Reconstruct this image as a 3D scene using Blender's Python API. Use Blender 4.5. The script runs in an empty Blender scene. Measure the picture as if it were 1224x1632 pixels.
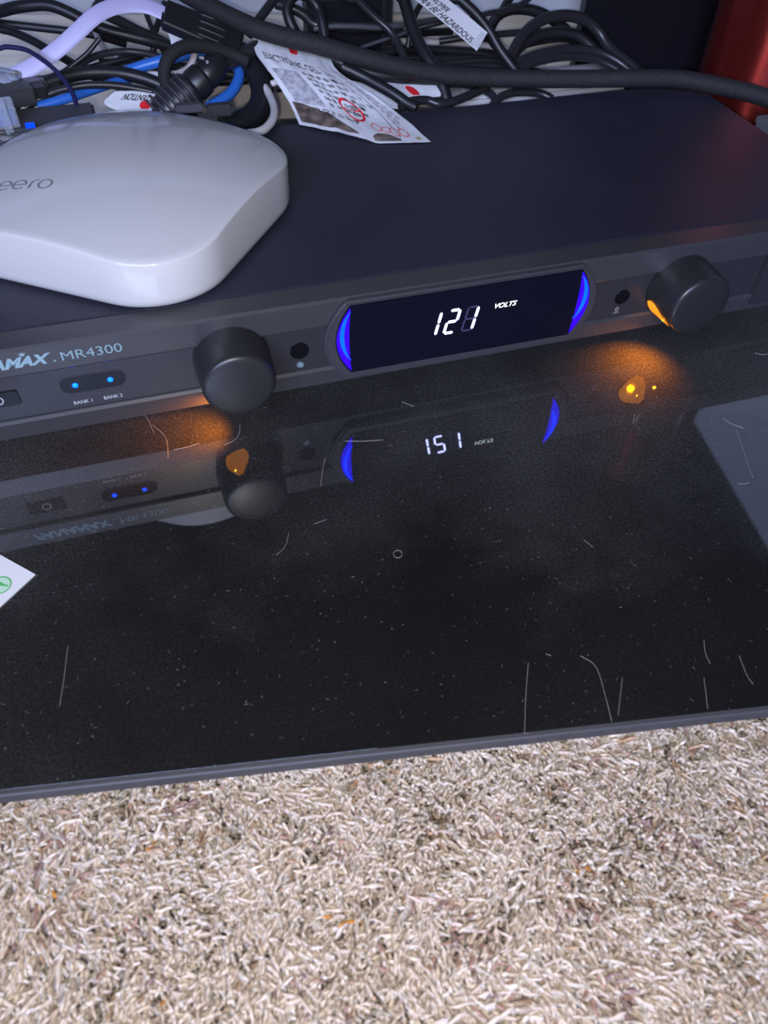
import bpy, bmesh, math, random
import numpy as np
from mathutils import Vector, Matrix, noise

# ------------------------------------------------------------------ frames
# "unit frame": millimetres, x along the front of the black power conditioner,
# y towards the wall, z up from the shelf.  World: metres, x along the shelf's
# front edge, carpet base at z = 0.
TH = math.radians(9.9)
CT, ST = math.cos(TH), math.sin(TH)
ZOFF = 20.0
def uw(p):                                        # unit frame (mm) -> world (m)
    x, y, z = p
    return Vector(((x*CT - y*ST)/1000, (x*ST + y*CT)/1000, (z + ZOFF)/1000))
def wu(p):                                        # world mm (z from shelf) -> unit frame
    x, y, z = p
    return (x*CT + y*ST, -x*ST + y*CT, z)
RM = np.array([[0.9561369415, -0.2922951346, 0.0191233726],
               [-0.2067487896, -0.7196682912, -0.6628216114],
               [0.2075020170, 0.6297944942, -0.7485331041]])
CAM = np.array([-127.7034795, -269.8480239, 235.9480632])
FPX = 1226.512
def ray(px, py):
    return RM.T @ np.array([(px-612)/FPX, (py-816)/FPX, 1.0])
def aty(px, py, Y):                               # where a sight line meets the plane y = Y
    d = ray(px, py); return CAM + d*(Y-CAM[1])/d[1]
def atz(px, py, Z):
    d = ray(px, py); return CAM + d*(Z-CAM[2])/d[2]

scene = bpy.context.scene
col = scene.collection
random.seed(7); rng = np.random.default_rng(7)

# ------------------------------------------------------------------ camera
cd = bpy.data.cameras.new('camera'); cam = bpy.data.objects.new('camera', cd); col.objects.link(cam)
Rz = np.array([[CT, -ST, 0], [ST, CT, 0], [0, 0, 1]])
A = Rz @ RM.T
mw = Matrix.Identity(4)
for i in range(3):
    mw[i][0] = A[i, 0]; mw[i][1] = -A[i, 1]; mw[i][2] = -A[i, 2]; mw[i][3] = uw(CAM)[i]
cam.matrix_world = mw
cd.sensor_fit = 'HORIZONTAL'; cd.sensor_width = 24.0; cd.lens = FPX/1224*24.0
cd.clip_start = 0.005; cd.clip_end = 30
cd.dof.use_dof = True; cd.dof.focus_distance = 0.36; cd.dof.aperture_fstop = 13.0
scene.camera = cam

# ------------------------------------------------------------------ world and lights
wd = bpy.data.worlds.new('world'); scene.world = wd; wd.use_nodes = True
wd.node_tree.nodes['Background'].inputs[0].default_value = (0.30, 0.36, 0.62, 1)
wd.node_tree.nodes['Background'].inputs[1].default_value = 0.035
def lamp(name, kind, loc, energy, color, **kw):
    d = bpy.data.lights.new(name, kind); d.energy = energy; d.color = color
    for k, v in kw.items(): setattr(d, k, v)
    o = bpy.data.objects.new(name, d); col.objects.link(o); o.location = loc
    return o
def aim(o, target):
    o.rotation_euler = (Vector(target)-o.location).to_track_quat('-Z', 'Y').to_euler()
# the phone's flash, beside its lens
fl = CAM + RM.T @ np.array([-6.0, 11.0, -3.0])
lamp('phone_flash', 'POINT', uw(fl), 2.1, (1.0, 0.92, 0.83), shadow_soft_size=0.004)
# broad bluish area light behind the camera, added for the room's ambient fill
rl = lamp('room_ambient_fill', 'AREA', (-0.55, -1.75, 1.02), 46.0, (0.50, 0.61, 1.0), shape='RECTANGLE', size=1.3, size_y=0.7)
aim(rl, (0.0, 0.25, 0.12))
scene.view_settings.view_transform = 'Standard'
scene.view_settings.look = 'None'
scene.view_settings.gamma = 1.0
scene.view_settings.use_curve_mapping = False
scene.view_settings.exposure = 0.3

# ------------------------------------------------------------------ materials
MATS = {}
def mat(name, color=(.5, .5, .5), rough=.5, metal=0., spec=.5, emit=None, estr=0., bump=0., bscale=400., coat=0., ior=1.5, alpha=1., trans=0., var=0.):
    if name in MATS: return MATS[name]
    m = bpy.data.materials.new(name); m.use_nodes = True
    nt = m.node_tree; b = nt.nodes['Principled BSDF']
    b.inputs['Base Color'].default_value = (*color, 1); b.inputs['Roughness'].default_value = rough
    b.inputs['Metallic'].default_value = metal; b.inputs['Specular IOR Level'].default_value = spec
    b.inputs['IOR'].default_value = ior; b.inputs['Coat Weight'].default_value = coat
    b.inputs['Transmission Weight'].default_value = trans; b.inputs['Alpha'].default_value = alpha
    if emit: b.inputs['Emission Color'].default_value = (*emit, 1); b.inputs['Emission Strength'].default_value = estr
    geo = nt.nodes.new('ShaderNodeNewGeometry')
    if bump:
        n = nt.nodes.new('ShaderNodeTexNoise'); n.inputs['Scale'].default_value = bscale; n.inputs['Detail'].default_value = 3
        nt.links.new(geo.outputs['Position'], n.inputs['Vector'])
        bp = nt.nodes.new('ShaderNodeBump'); bp.inputs['Strength'].default_value = bump; bp.inputs['Distance'].default_value = .0006
        nt.links.new(n.outputs['Fac'], bp.inputs['Height']); nt.links.new(bp.outputs['Normal'], b.inputs['Normal'])
    if var:
        n = nt.nodes.new('ShaderNodeTexNoise'); n.inputs['Scale'].default_value = bscale*.6; n.inputs['Detail'].default_value = 5
        nt.links.new(geo.outputs['Position'], n.inputs['Vector'])
        r = nt.nodes.new('ShaderNodeMapRange'); r.inputs[1].default_value = .3; r.inputs[2].default_value = .7
        r.inputs[3].default_value = 1-var; r.inputs[4].default_value = 1+var
        nt.links.new(n.outputs['Fac'], r.inputs[0])
        x = nt.nodes.new('ShaderNodeMix'); x.data_type = 'RGBA'; x.blend_type = 'MULTIPLY'; x.inputs[0].default_value = 1
        x.inputs[6].default_value = (*color, 1); nt.links.new(r.outputs[0], x.inputs[7]); nt.links.new(x.outputs[2], b.inputs['Base Color'])
    MATS[name] = m; return m

def dusty(name, base, rough, ior, dust_col, floor_dust, span_dust, grad=None, speck=.5, nscale=9.):
    """dark surface under an uneven film of dust with lighter specks, and with grad a painted pale haze at the left; grad=(y_clean, y_dusty) in world metres"""
    m = bpy.data.materials.new(name); m.use_nodes = True; nt = m.node_tree; L = nt.links; N = nt.nodes.new
    b = nt.nodes['Principled BSDF']; b.inputs['Base Color'].default_value = (*base, 1)
    b.inputs['Roughness'].default_value = rough; b.inputs['IOR'].default_value = ior
    geo = N('ShaderNodeNewGeometry')
    def math_(op, a, bb=None, clamp=False):
        n = N('ShaderNodeMath'); n.operation = op; n.use_clamp = clamp
        for i, v in enumerate((a, bb)):
            if v is None: continue
            if isinstance(v, (int, float)): n.inputs[i].default_value = v
            else: L.new(v, n.inputs[i])
        return n.outputs[0]
    def noise_(s, d=4, r=.55):
        n = N('ShaderNodeTexNoise'); n.inputs['Scale'].default_value = s; n.inputs['Detail'].default_value = d; n.inputs['Roughness'].default_value = r
        L.new(geo.outputs['Position'], n.inputs['Vector']); return n.outputs['Fac']
    def rng_(v, a, bb, c, d):
        n = N('ShaderNodeMapRange'); n.inputs[1].default_value = a; n.inputs[2].default_value = bb; n.inputs[3].default_value = c; n.inputs[4].default_value = d
        L.new(v, n.inputs[0]); return n.outputs[0]
    big = rng_(noise_(nscale, 5, .6), .3, .7, 0, 1)
    fine = rng_(noise_(900, 3, .7), .35, .75, .35, 1.5)
    f = math_('MULTIPLY', math_('ADD', math_('MULTIPLY', big, span_dust), floor_dust), fine)
    if grad:
        sp = N('ShaderNodeSeparateXYZ'); L.new(geo.outputs['Position'], sp.inputs[0])
        wob = math_('ADD', sp.outputs[1], math_('MULTIPLY', math_('SUBTRACT', noise_(22, 6, .65), .5), .16))
        g = rng_(wob, grad[0], grad[1], .35, 1)
        g = math_('ADD', g, math_('MULTIPLY', rng_(math_('ADD', sp.outputs[0], math_('MULTIPLY', math_('SUBTRACT', noise_(17, 6, .6), .5), .12)), -.235, -.12, 1, 0), .9))  # pale haze over the left part, painted in through the dust mask
        f = math_('MULTIPLY', f, math_('ADD', g, rng_(wob, -.075, .0, 0, .9)))
    v = N('ShaderNodeTexVoronoi'); v.inputs['Scale'].default_value = 330; v.inputs['Randomness'].default_value = 1
    L.new(geo.outputs['Position'], v.inputs['Vector'])
    spk = rng_(v.outputs['Distance'], .06, .16, 1, 0)
    sel = rng_(noise_(130, 2), .52, .62, 0, 1)
    spk = math_('MULTIPLY', math_('MULTIPLY', spk, sel), speck)
    f = math_('ADD', f, spk, True)
    d = N('ShaderNodeBsdfDiffuse'); d.inputs[0].default_value = (*dust_col, 1)
    mx = N('ShaderNodeMixShader'); L.new(f, mx.inputs[0]); L.new(b.outputs[0], mx.inputs[1]); L.new(d.outputs[0], mx.inputs[2])
    L.new(mx.outputs[0], nt.nodes['Material Output'].inputs[0])
    return m

M_SHELF = dusty('black_gloss_shelf', (.006, .006, .007), .035, 2.15, (.50, .49, .48),   .020, .042, grad=(-.125, -.085), speck=.16)
M_TOP = dusty('black_sheet_metal', (.014, .014, .024), .48, 1.5, (.42, .42, .62), .016, .020, speck=.04, nscale=14)
M_PANEL = mat('charcoal_plastic', (.045, .045, .050), .30, bump=.05, bscale=2500, var=.12)
M_BAND = mat('dark_band_plastic', (.030, .030, .036), .3, spec=.35, bump=.03, bscale=2500)
M_POD = mat('dark_silver_bezel', (.085, .085, .095), .34, metal=.5)
M_LENS = mat('smoked_display_lens', (.006, .006, .014), .06, spec=.25)
M_KNOB = mat('black_soft_knob', (.022, .022, .024), .36, bump=.05, bscale=3000, var=.2)
M_BLACK = mat('black_plastic', (.014, .014, .016), .4)
M_GLOSSB = mat('black_gloss_button', (.006, .006, .008), .15, spec=.2)
M_FELT = mat('black_rubber', (.01, .01, .01), .8)
M_PRINT = mat('pale_blue_print', (.24, .37, .43), .5)
M_PRINTW = mat('white_print', (.42, .44, .48), .5)
M_BLUELED = mat('blue_led', (.0, .02, .2), .3, emit=(.0, .045, 1.0), estr=9)
M_ARC = mat('blue_light_arc', (.0, .0, .2), .3, emit=(.012, .0, 1.0), estr=3.2)
M_ARCC = mat('bright_blue_tube', (.0, .01, .2), .3, emit=(.0, .022, 1.0), estr=7)
M_SEG = mat('lit_segment', (.5, .5, .6), .4, emit=(.42, .46, 1.0), estr=9.0)
M_SEGG = mat('lit_lettering', (.5, .6, .5), .4, emit=(.80, .95, .85), estr=2.2)
M_SEGOFF = mat('unlit_segment', (.06, .06, .12), .4)
M_AMBER = mat('amber_lamp_lens', (.8, .3, .02), .4, emit=(1.0, .32, .01), estr=.75)
M_AMBLED = mat('amber_led', (.9, .5, .05), .3, emit=(1.0, .45, .015), estr=13)
M_WHITE = mat('white_plastic', (.56, .56, .56), .13, bump=.0)
M_LOGO_SHADE = mat('logo_relief_shade', (.17, .17, .20), .25)  # grey stands in for shade in the pressed strokes
M_CABLE = mat('black_cable', (.012, .012, .015), .42, bump=.12, bscale=1200)
M_CABLE2 = mat('black_satin_cable', (.022, .022, .026), .32)
M_RIB = mat('grey_black_ribs', (.05, .05, .058), .4)
M_BRAID = mat('black_braided_cable', (.015, .0145, .017), .7, bump=.8, bscale=1500, var=.5)
M_BLUEC = mat('blue_cable', (.03, .15, .55), .35)
M_NAVY = mat('navy_cable', (.016, .016, .07), .4)
M_LILAC_LIT = mat('lilac_lit_white_cable', (.50, .47, .72), .45)  # white cable; the lilac cast of bluish light is put into its colour
M_WCAB = mat('off_white_cable', (.60, .57, .56), .45)
M_DGCAB = mat('dark_grey_cable', (.075, .075, .085), .4)
M_GCAB = mat('grey_cable', (.30, .30, .32), .45)
M_FOIL = mat('white_foil_paper', (.74, .75, .78), .32, bump=.3, bscale=350)
M_TAG = mat('white_tag', (.72, .73, .76), .4)
M_INK = mat('dark_ink', (.05, .05, .06), .5)
M_GINK = mat('grey_ink', (.30, .30, .33), .5)
M_RINK = mat('red_ink', (.75, .02, .03), .5)
M_PINK = mat('pale_red_ink', (.75, .18, .20), .5)
M_BROWN = mat('brown_photo_print', (.16, .12, .10), .35, bscale=260, var=.75, bump=.01)
M_GOLD = mat('yellow_ink', (.45, .33, .10), .5)
M_GREEN = mat('green_ink', (.08, .48, .14), .5)
M_PGREEN = mat('pale_green_ink', (.55, .80, .60), .5)
M_PAPER = mat('white_card', (.78, .79, .82), .5)
M_CLEAR = mat('clear_plastic', (.75, .82, .95), .08, trans=.75, ior=1.45)
M_GOLDPIN = mat('contact_pins', (.7, .6, .4), .3, metal=1)
M_WALL = mat('blue_grey_wall', (.50, .53, .57), .8, bump=.15, bscale=90)
M_BASE = mat('cream_baseboard', (.66, .61, .54), .45)
M_RED = mat('dark_red_lacquer', (.48, .055, .045), .30, coat=.6, bscale=900, var=.12, metal=.85)
_b = M_RED.node_tree.nodes['Principled BSDF']; _b.inputs['Coat Roughness'].default_value = .12
_b.inputs['Anisotropic'].default_value = .9; _b.inputs['Anisotropic Rotation'].default_value = .25
_t = M_RED.node_tree.nodes.new('ShaderNodeTangent'); _t.direction_type = 'RADIAL'; _t.axis = 'Z'; M_RED.node_tree.links.new(_t.outputs[0], _b.inputs['Tangent'])
M_EDGE = mat('grey_edge_band', (.055, .055, .062), .55, bump=.1, bscale=700)
M_STAND = mat('black_stand', (.006, .006, .010), .35)
M_HAIR = mat('pale_hair', (.40, .37, .35), .5)
M_FLOOR = mat('carpet_backing', (.36, .29, .23), .95, bump=.8, bscale=400, var=.35)

# ------------------------------------------------------------------ builders
def link(name, me, m, parent=None, loc=None, smooth=False):
    o = bpy.data.objects.new(name, me); col.objects.link(o)
    if m is not None: me.materials.append(m)
    if smooth: me.polygons.foreach_set('use_smooth', [True]*len(me.polygons))
    if parent is not None: o.parent = parent
    return o
def tag(o, label, cat, group=None):
    o['label'] = label; o['category'] = cat
    if group: o['group'] = group
    return o
def thing(name, label, cat, base, group=None):            # Empty at the base (unit frame mm)
    o = bpy.data.objects.new(name, None); col.objects.link(o); o.empty_display_size = .02
    o.location = uw(base); tag(o, label, cat, group); return o
def world_loc(o):
    v = Vector((0, 0, 0))
    while o is not None: v += o.location; o = o.parent
    return v
def part(name, V, F, m, parent=None, smooth=False, bevel=0., seg=2, label=None, sharp=None, frame='u'):
    """mesh from unit-frame vertices; child coordinates are relative to its parent"""
    base = world_loc(parent) if parent is not None else None
    W = [uw(v) if frame == 'u' else Vector((v[0]/1000, v[1]/1000, (v[2]+ZOFF)/1000)) for v in V]
    if base is None:
        base = Vector((sum(v.x for v in W)/len(W), sum(v.y for v in W)/len(W), min(v.z for v in W))); top = True
    else: top = False
    me = bpy.data.meshes.new(name); me.from_pydata([tuple(v-base) for v in W], [], F); me.update()
    bm = bmesh.new(); bm.from_mesh(me); bmesh.ops.recalc_face_normals(bm, faces=bm.faces)
    if bevel:
        es = [e for e in bm.edges if e.is_manifold and e.calc_face_angle(0) > .5]
        bmesh.ops.bevel(bm, geom=es, offset=bevel/1000, segments=seg, affect='EDGES', clamp_overlap=True)
    bm.to_mesh(me); bm.free()
    o = link(name, me, m, parent, smooth=smooth)
    if top: o.location = base
    if smooth and sharp: me.set_sharp_from_angle(angle=sharp)
    if label: o['label'] = label
    return o
def boxv(x0, x1, y0, y1, z0, z1):
    V = [(x, y, z) for z in (z0, z1) for y in (y0, y1) for x in (x0, x1)]
    F = [(0, 2, 3, 1), (4, 5, 7, 6), (0, 1, 5, 4), (2, 6, 7, 3), (0, 4, 6, 2), (1, 3, 7, 5)]
    return V, F
def merge(*vf):
    V, F = [], []
    for v, f in vf:
        n = len(V); V += list(v); F += [tuple(i+n for i in q) for q in f]
    return V, F
def prism(poly, fn, d0, d1):
    """2-D outline swept from depth d0 to d1; fn(a,b,d) -> 3-D"""
    n = len(poly)
    V = [fn(a, b, d0) for a, b in poly]+[fn(a, b, d1) for a, b in poly]
    F = [tuple(range(n))[::-1], tuple(range(n, 2*n))]+[(i, (i+1) % n, n+(i+1) % n, n+i) for i in range(n)]
    return V, F
def catmull(P, n=8):
    P = [np.array(p, float) for p in P]
    P = [2*P[0]-P[1]]+P+[2*P[-1]-P[-2]]; out = []
    for i in range(1, len(P)-2):
        a, b, c, d = P[i-1:i+3]
        for k in range(n):
            t = k/n; out.append(.5*((2*b)+(-a+c)*t+(2*a-5*b+4*c-d)*t*t+(-a+3*b-3*c+d)*t**3))
    out.append(P[-2]); return out
def tube(P, r, sides=10, sub=8, ry=None, up=None, closed_caps=True, prof=None):
    """round (or, with ry, flat) tube along a smooth path; r may be a function of 0..1"""
    S = catmull(P, sub) if sub > 1 else [np.array(p, float) for p in P]
    n = len(S); V, F = [], []; u = None
    for i in range(n):
        t = S[min(i+1, n-1)]-S[max(i-1, 0)]; t = t/(np.linalg.norm(t)+1e-9)
        if u is None or up is not None:
            a = np.array(up, float) if up is not None else np.array([0, 0, 1.]) if abs(t[2]) < .9 else np.array([1., 0, 0])
        else: a = u
        u = a-t*(a@t); u /= np.linalg.norm(u)+1e-9; v = np.cross(t, u)
        rr = r(i/(n-1)) if callable(r) else r
        rb = rr if ry is None else ry
        for k in range(sides):
            an = 2*math.pi*k/sides; V.append(tuple(S[i]+v*math.cos(an)*rr+u*math.sin(an)*rb))
    for i in range(n-1):
        for k in range(sides):
            F.append((i*sides+k, i*sides+(k+1) % sides, (i+1)*sides+(k+1) % sides, (i+1)*sides+k))
    F.append(tuple(range(sides))[::-1]); F.append(tuple(range((n-1)*sides, n*sides)))
    return V, F
def lathe(profile, center, axis, seg=48):
    """profile = [(dist along axis, radius)], closed with end caps"""
    ax = np.array(axis, float); ax /= np.linalg.norm(ax)
    a = np.array([0, 0, 1.]) if abs(ax[2]) < .9 else np.array([1., 0, 0])
    u = a-ax*(a@ax); u /= np.linalg.norm(u); v = np.cross(ax, u); c = np.array(center, float)
    V, F = [], []
    for d, r in profile:
        for k in range(seg):
            t = 2*math.pi*k/seg; V.append(tuple(c+ax*d+r*(u*math.sin(t)+v*math.cos(t))))
    n = len(profile)
    for i in range(n-1):
        for k in range(seg): F.append((i*seg+k, i*seg+(k+1) % seg, (i+1)*seg+(k+1) % seg, (i+1)*seg+k))
    F.append(tuple(range(seg))[::-1]); F.append(tuple(range((n-1)*seg, n*seg)))
    return V, F
def disc(cx, cz, r, fn, d0, d1, seg=28):
    return prism([(cx+r*math.cos(2*math.pi*k/seg), cz+r*math.sin(2*math.pi*k/seg)) for k in range(seg)], fn, d0, d1)
def text2d(s, size=1., shear=0., bold=0., sx=1., align='LEFT', space=1.):
    """glyph outlines as flat triangles: unit cap height ~ size"""
    c = bpy.data.curves.new('t', 'FONT'); c.body = s; c.size = 1; c.shear = shear; c.offset = bold
    c.align_x = align; c.space_character = space; c.resolution_u = 4
    o = bpy.data.objects.new('t', c); col.objects.link(o)
    dg = bpy.context.evaluated_depsgraph_get(); me = bpy.data.meshes.new_from_object(o.evaluated_get(dg))
    V = [(v.co.x*size*sx/.73, v.co.y*size/.73) for v in me.vertices]; F = [tuple(p.vertices) for p in me.polygons]
    bpy.data.objects.remove(o); bpy.data.curves.remove(c); bpy.data.meshes.remove(me)
    return V, F
def decal(name, tv, m, parent, fn, label=None):
    V, F = tv
    o = part(name, [fn(a, b) for a, b in V], F, m, parent)
    if label: o['label'] = label
    return o

# ================================================================== setting
def struct(name, V, F, m, frame='u', bevel=0.):
    o = part(name, V, F, m, None, frame=frame, bevel=bevel); o['kind'] = 'structure'; return o
struct('floor', *boxv(-1600, 1900, -2200, 420, -60, -20), M_FLOOR, frame='w')
# wall line in the unit frame
wp0, wp1 = np.array([-201.5, 402.6]), np.array([93.0, 334.2]); wdir = (wp1-wp0)/np.linalg.norm(wp1-wp0); wn = np.array([-wdir[1], wdir[0]])
def wallbox(s0, s1, d0, d1, z0, z1):                 # along the wall, away from it (negative d = into the room)
    V = []
    for z in (z0, z1):
        for d in (d0, d1):
            for s in (s0, s1):
                p = wp0+wdir*s+wn*d; V.append((p[0], p[1], z))
    return V, boxv(0, 1, 0, 1, 0, 1)[1]
struct('wall_back', *wallbox(-1200, 2000, 8, 60, -20, 2300), M_WALL)
prof = [(8, -20), (-7, -20), (-7, 24), (-5.5, 28), (-5.5, 34), (-3.5, 39), (-1.5, 49), (0, 52), (0, 57), (8, 57)]
V = []
for s in (-1200, 2000):
    for d, z in prof:
        p = wp0+wdir*s+wn*d; V.append((p[0], p[1], z))
n = len(prof); F = [tuple(range(n)), tuple(range(2*n-1, n-1, -1))]+[(i, (i+1) % n, n+(i+1) % n, n+i) for i in range(n)]
struct('baseboard_back', V, F, M_BASE)

# ---- carpet pile: one object of twisted two-ply yarn
def carpet():
  for near in (True, False):
    if near: sp, xs, ys = 1.42, np.arange(-265, 190, 1.42), np.arange(-302, -168, 1.42)
    else: sp, xs, ys = 2.9, np.arange(-600, 520, 2.9), np.arange(-390, -167, 2.9)
    gx, gy = np.meshgrid(xs, ys); bx, by = gx.ravel(), gy.ravel()
    if not near:
        k = ~((bx > -265) & (bx < 190) & (by > -302) & (by < -168)); bx, by = bx[k], by[k]
    N = bx.size; bx = bx+rng.uniform(-.6*sp, .6*sp, N); by = by+rng.uniform(-.6*sp, .6*sp, N)
    def fld(s, o):                                    # smooth field from a few random waves
        v = np.zeros(N); r = np.random.default_rng(o)
        for _ in range(9):
            k = r.normal(size=2)*s; v += np.sin(k[0]*bx+k[1]*by+r.uniform(0, 6.28))
        return v/3
    ang = -1.65+.5*fld(.05, 1)+.6*fld(.17, 2)+rng.normal(0, .5, N)
    lean = np.clip(9+2.5*fld(.09, 3)+rng.normal(0, 2.4, N), 1, 15)
    hgt = np.clip(15.2+.9*fld(.07, 4)+rng.normal(0, .8, N)-lean*.22, 8, 16)
    hgt = np.where(by > -184.5, np.minimum(hgt, 11.8 if near else 10.5), hgt)
    curl = rng.normal(0, 1.9, N); ph = rng.uniform(0, 6.28, N); rad = np.clip(rng.normal(.57, .06, N), .42, .75)*(1.08 if near else 1.9)
    K, S = (9, 4) if near else (5, 4)
    t = np.linspace(0, 1, K)[None, :]
    side = curl[:, None]*np.sin(t*4.5+ph[:, None])*t
    wav = .6*np.sin(t*8+ph[:, None]*1.7)*t
    fx, fy = np.cos(ang), np.sin(ang)
    along = lean[:, None]*t**1.5+wav
    X = bx[:, None]+fx[:, None]*along-fy[:, None]*side
    Y = by[:, None]+fy[:, None]*along+fx[:, None]*side
    Y = np.where(Y > -186, np.minimum(Y, np.maximum(by[:, None], -186)), Y)
    Zc = hgt[:, None]*(1-(1-t)**1.7)
    P = np.stack([X, Y, Zc], 2)
    T = np.gradient(P, axis=1); T /= np.linalg.norm(T, axis=2, keepdims=True)+1e-9
    a = np.stack([-fy, fx, np.zeros(N)], 1)[:, None, :]
    U = a-T*(a*T).sum(2, keepdims=True); U /= np.linalg.norm(U, axis=2, keepdims=True)+1e-9
    Wv = np.cross(T, U)
    tw = ph[:, None]+t*11.0
    an = (np.arange(S)*2*math.pi/S)[None, None, :]
    rr = rad[:, None, None]*(1+.45*np.cos(2*(an-tw[:, :, None])))
    rr = rr*np.where(t > .93, .55, 1.0)[:, :, None]
    Q = P[:, :, None, :]+U[:, :, None, :]*(rr*np.cos(an))[..., None]+Wv[:, :, None, :]*(rr*np.sin(an))[..., None]
    Q = Q.reshape(-1, 3)/1000; Q[:, 2] += .0003
    i = np.arange(N)[:, None, None]*K*S; k = np.arange(K-1)[None, :, None]*S; s = np.arange(S)[None, None, :]; s2 = (s+1) % S
    f = np.stack([i+k+s, i+k+s2, i+k+S+s2, i+k+S+s], 3).reshape(-1, 4)
    pal = np.array([[.72, .60, .51], [.67, .55, .465], [.58, .47, .395], [.40, .25, .20], [.30, .20, .20], [.48, .32, .22], [.42, .37, .30], [.60, .26, .04]])
    clus = fld(.28, 11)+.9*fld(.6, 12)
    c2 = fld(.25, 13)+.9*fld(.55, 14)+rng.normal(0, .2, N)
    ci = rng.choice([0, 1, 2], N, p=[.62, .28, .10])
    ci = np.where(clus+rng.normal(0, .25, N) > 1.65, rng.choice([3, 4], N, p=[.6, .4]), ci)
    ci = np.where(c2 > 1.75, rng.choice([5, 6], N), ci)
    ci = np.where(fld(.5, 21)+fld(.3, 22) > 2.9, 7, ci)
    cc = pal[ci]*np.clip(rng.normal(1, .10, N), .7, 1.25)[:, None]
    cc_rep = np.repeat(cc, K*S, 0); tt_ = np.repeat((t+ph[:, None]*.05).ravel(), S)[:, None]
    if near: allQ, allf, allc, allt = [Q], [f], [cc_rep], [tt_]
    else: allf.append(f+len(allQ[0])); allQ.append(Q); allc.append(cc_rep); allt.append(tt_)
  Q, f, cv = np.concatenate(allQ), np.concatenate(allf), np.concatenate(allc)
  tv_ = np.concatenate(allt)
  me = bpy.data.meshes.new('carpet_pile')
  me.vertices.add(len(Q)); me.vertices.foreach_set('co', Q.ravel())
  me.loops.add(f.size); me.loops.foreach_set('vertex_index', f.ravel().astype(np.int32))
  me.polygons.add(len(f)); me.polygons.foreach_set('loop_start', np.arange(0, f.size, 4, dtype=np.int32))
  me.polygons.foreach_set('use_smooth', np.ones(len(f), bool))
  me.update(calc_edges=True)
  ca = me.color_attributes.new('yarn', 'FLOAT_COLOR', 'POINT')
  ca.data.foreach_set('color', np.concatenate([cv, tv_], 1).ravel().astype(np.float32))
  m = bpy.data.materials.new('carpet_yarn'); m.use_nodes = True; nt = m.node_tree; b = nt.nodes['Principled BSDF']
  at = nt.nodes.new('ShaderNodeAttribute'); at.attribute_name = 'yarn'; nt.links.new(at.outputs['Color'], b.inputs['Base Color'])
  b.inputs['Roughness'].default_value = .24; b.inputs['Sheen Weight'].default_value = .2; b.inputs['Specular IOR Level'].default_value = .3; b.inputs['Subsurface Weight'].default_value = .5; b.inputs['Subsurface Radius'].default_value = (.0016, .0012, .0009); b.inputs['Subsurface Scale'].default_value = 1.0
  mm = nt.nodes.new('ShaderNodeMath'); mm.operation = 'MULTIPLY'; mm.inputs[1].default_value = 36.0; nt.links.new(at.outputs['Alpha'], mm.inputs[0])
  sn = nt.nodes.new('ShaderNodeMath'); sn.operation = 'SINE'; nt.links.new(mm.outputs[0], sn.inputs[0])
  bp = nt.nodes.new('ShaderNodeBump'); bp.inputs['Strength'].default_value = .6; bp.inputs['Distance'].default_value = .00025
  nt.links.new(sn.outputs[0], bp.inputs['Height']); nt.links.new(bp.outputs['Normal'], b.inputs['Normal'])
  o = link('carpet_pile', me, m); o['kind'] = 'stuff'; tag(o, 'cream flecked twisted-yarn carpet in front of the black shelf', 'carpet')
carpet()

# ---- media stand: glossy black bottom shelf on a plinth, rear uprights, upper shelf overhead
st = thing('media_stand', 'black gloss media stand with dusty bottom shelf above the carpet', 'media stand', wu((60, 60, -19.9)))
sx0, sx1 = -520, 620
yf, yb = -183.2, 314
def rounded_slab(x0, x1, y0, y1, z0, z1, c=1.2):
    pr = [(y0, z0), (y0, z1-c), (y0+c, z1), (y1, z1), (y1, z0)]
    return prism(pr, lambda a, b, d: wu((d, a, b)), x0, x1)
part('bottom_shelf', *rounded_slab(sx0, sx1, yf+1.6, yb, -5, 0, .02), M_SHELF, st)
part('edge_band', *rounded_slab(sx0, sx1, yf-.4, yf+1.5, -5.2, -.1, .5), M_EDGE, st, label='matte grey front edge')
for fx in (-460, 50, 560):
    for fy in (-120, 235):
        V, F = boxv(fx-22, fx+22, fy-22, fy+22, -19.9, -5); part('foot', [wu(p) for p in V], F, M_STAND, st, bevel=1)
# upper shelf: right-hand end stops short of the wall's right part
V, F = boxv(sx0, 355, yf, yb, 332, 350); part('top_shelf', [wu(p) for p in V], F, M_STAND, st, bevel=2)
# dark upright panel at the right rear with a paler rail
d = ray(931, 20); tpar = (302-(CAM[0]*ST+CAM[1]*CT))/(d[0]*ST+d[1]*CT); q = CAM+d*tpar
ux = q[0]*CT-q[1]*ST
V, F = boxv(ux, 350, 301, 313, 0, 332); part('rear_panel', [wu(p) for p in V], F, M_STAND, st, bevel=1)
V, F = boxv(-500, -440, 301, 313, 0, 332); part('rear_panel', [wu(p) for p in V], F, M_STAND, st, bevel=1)

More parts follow.
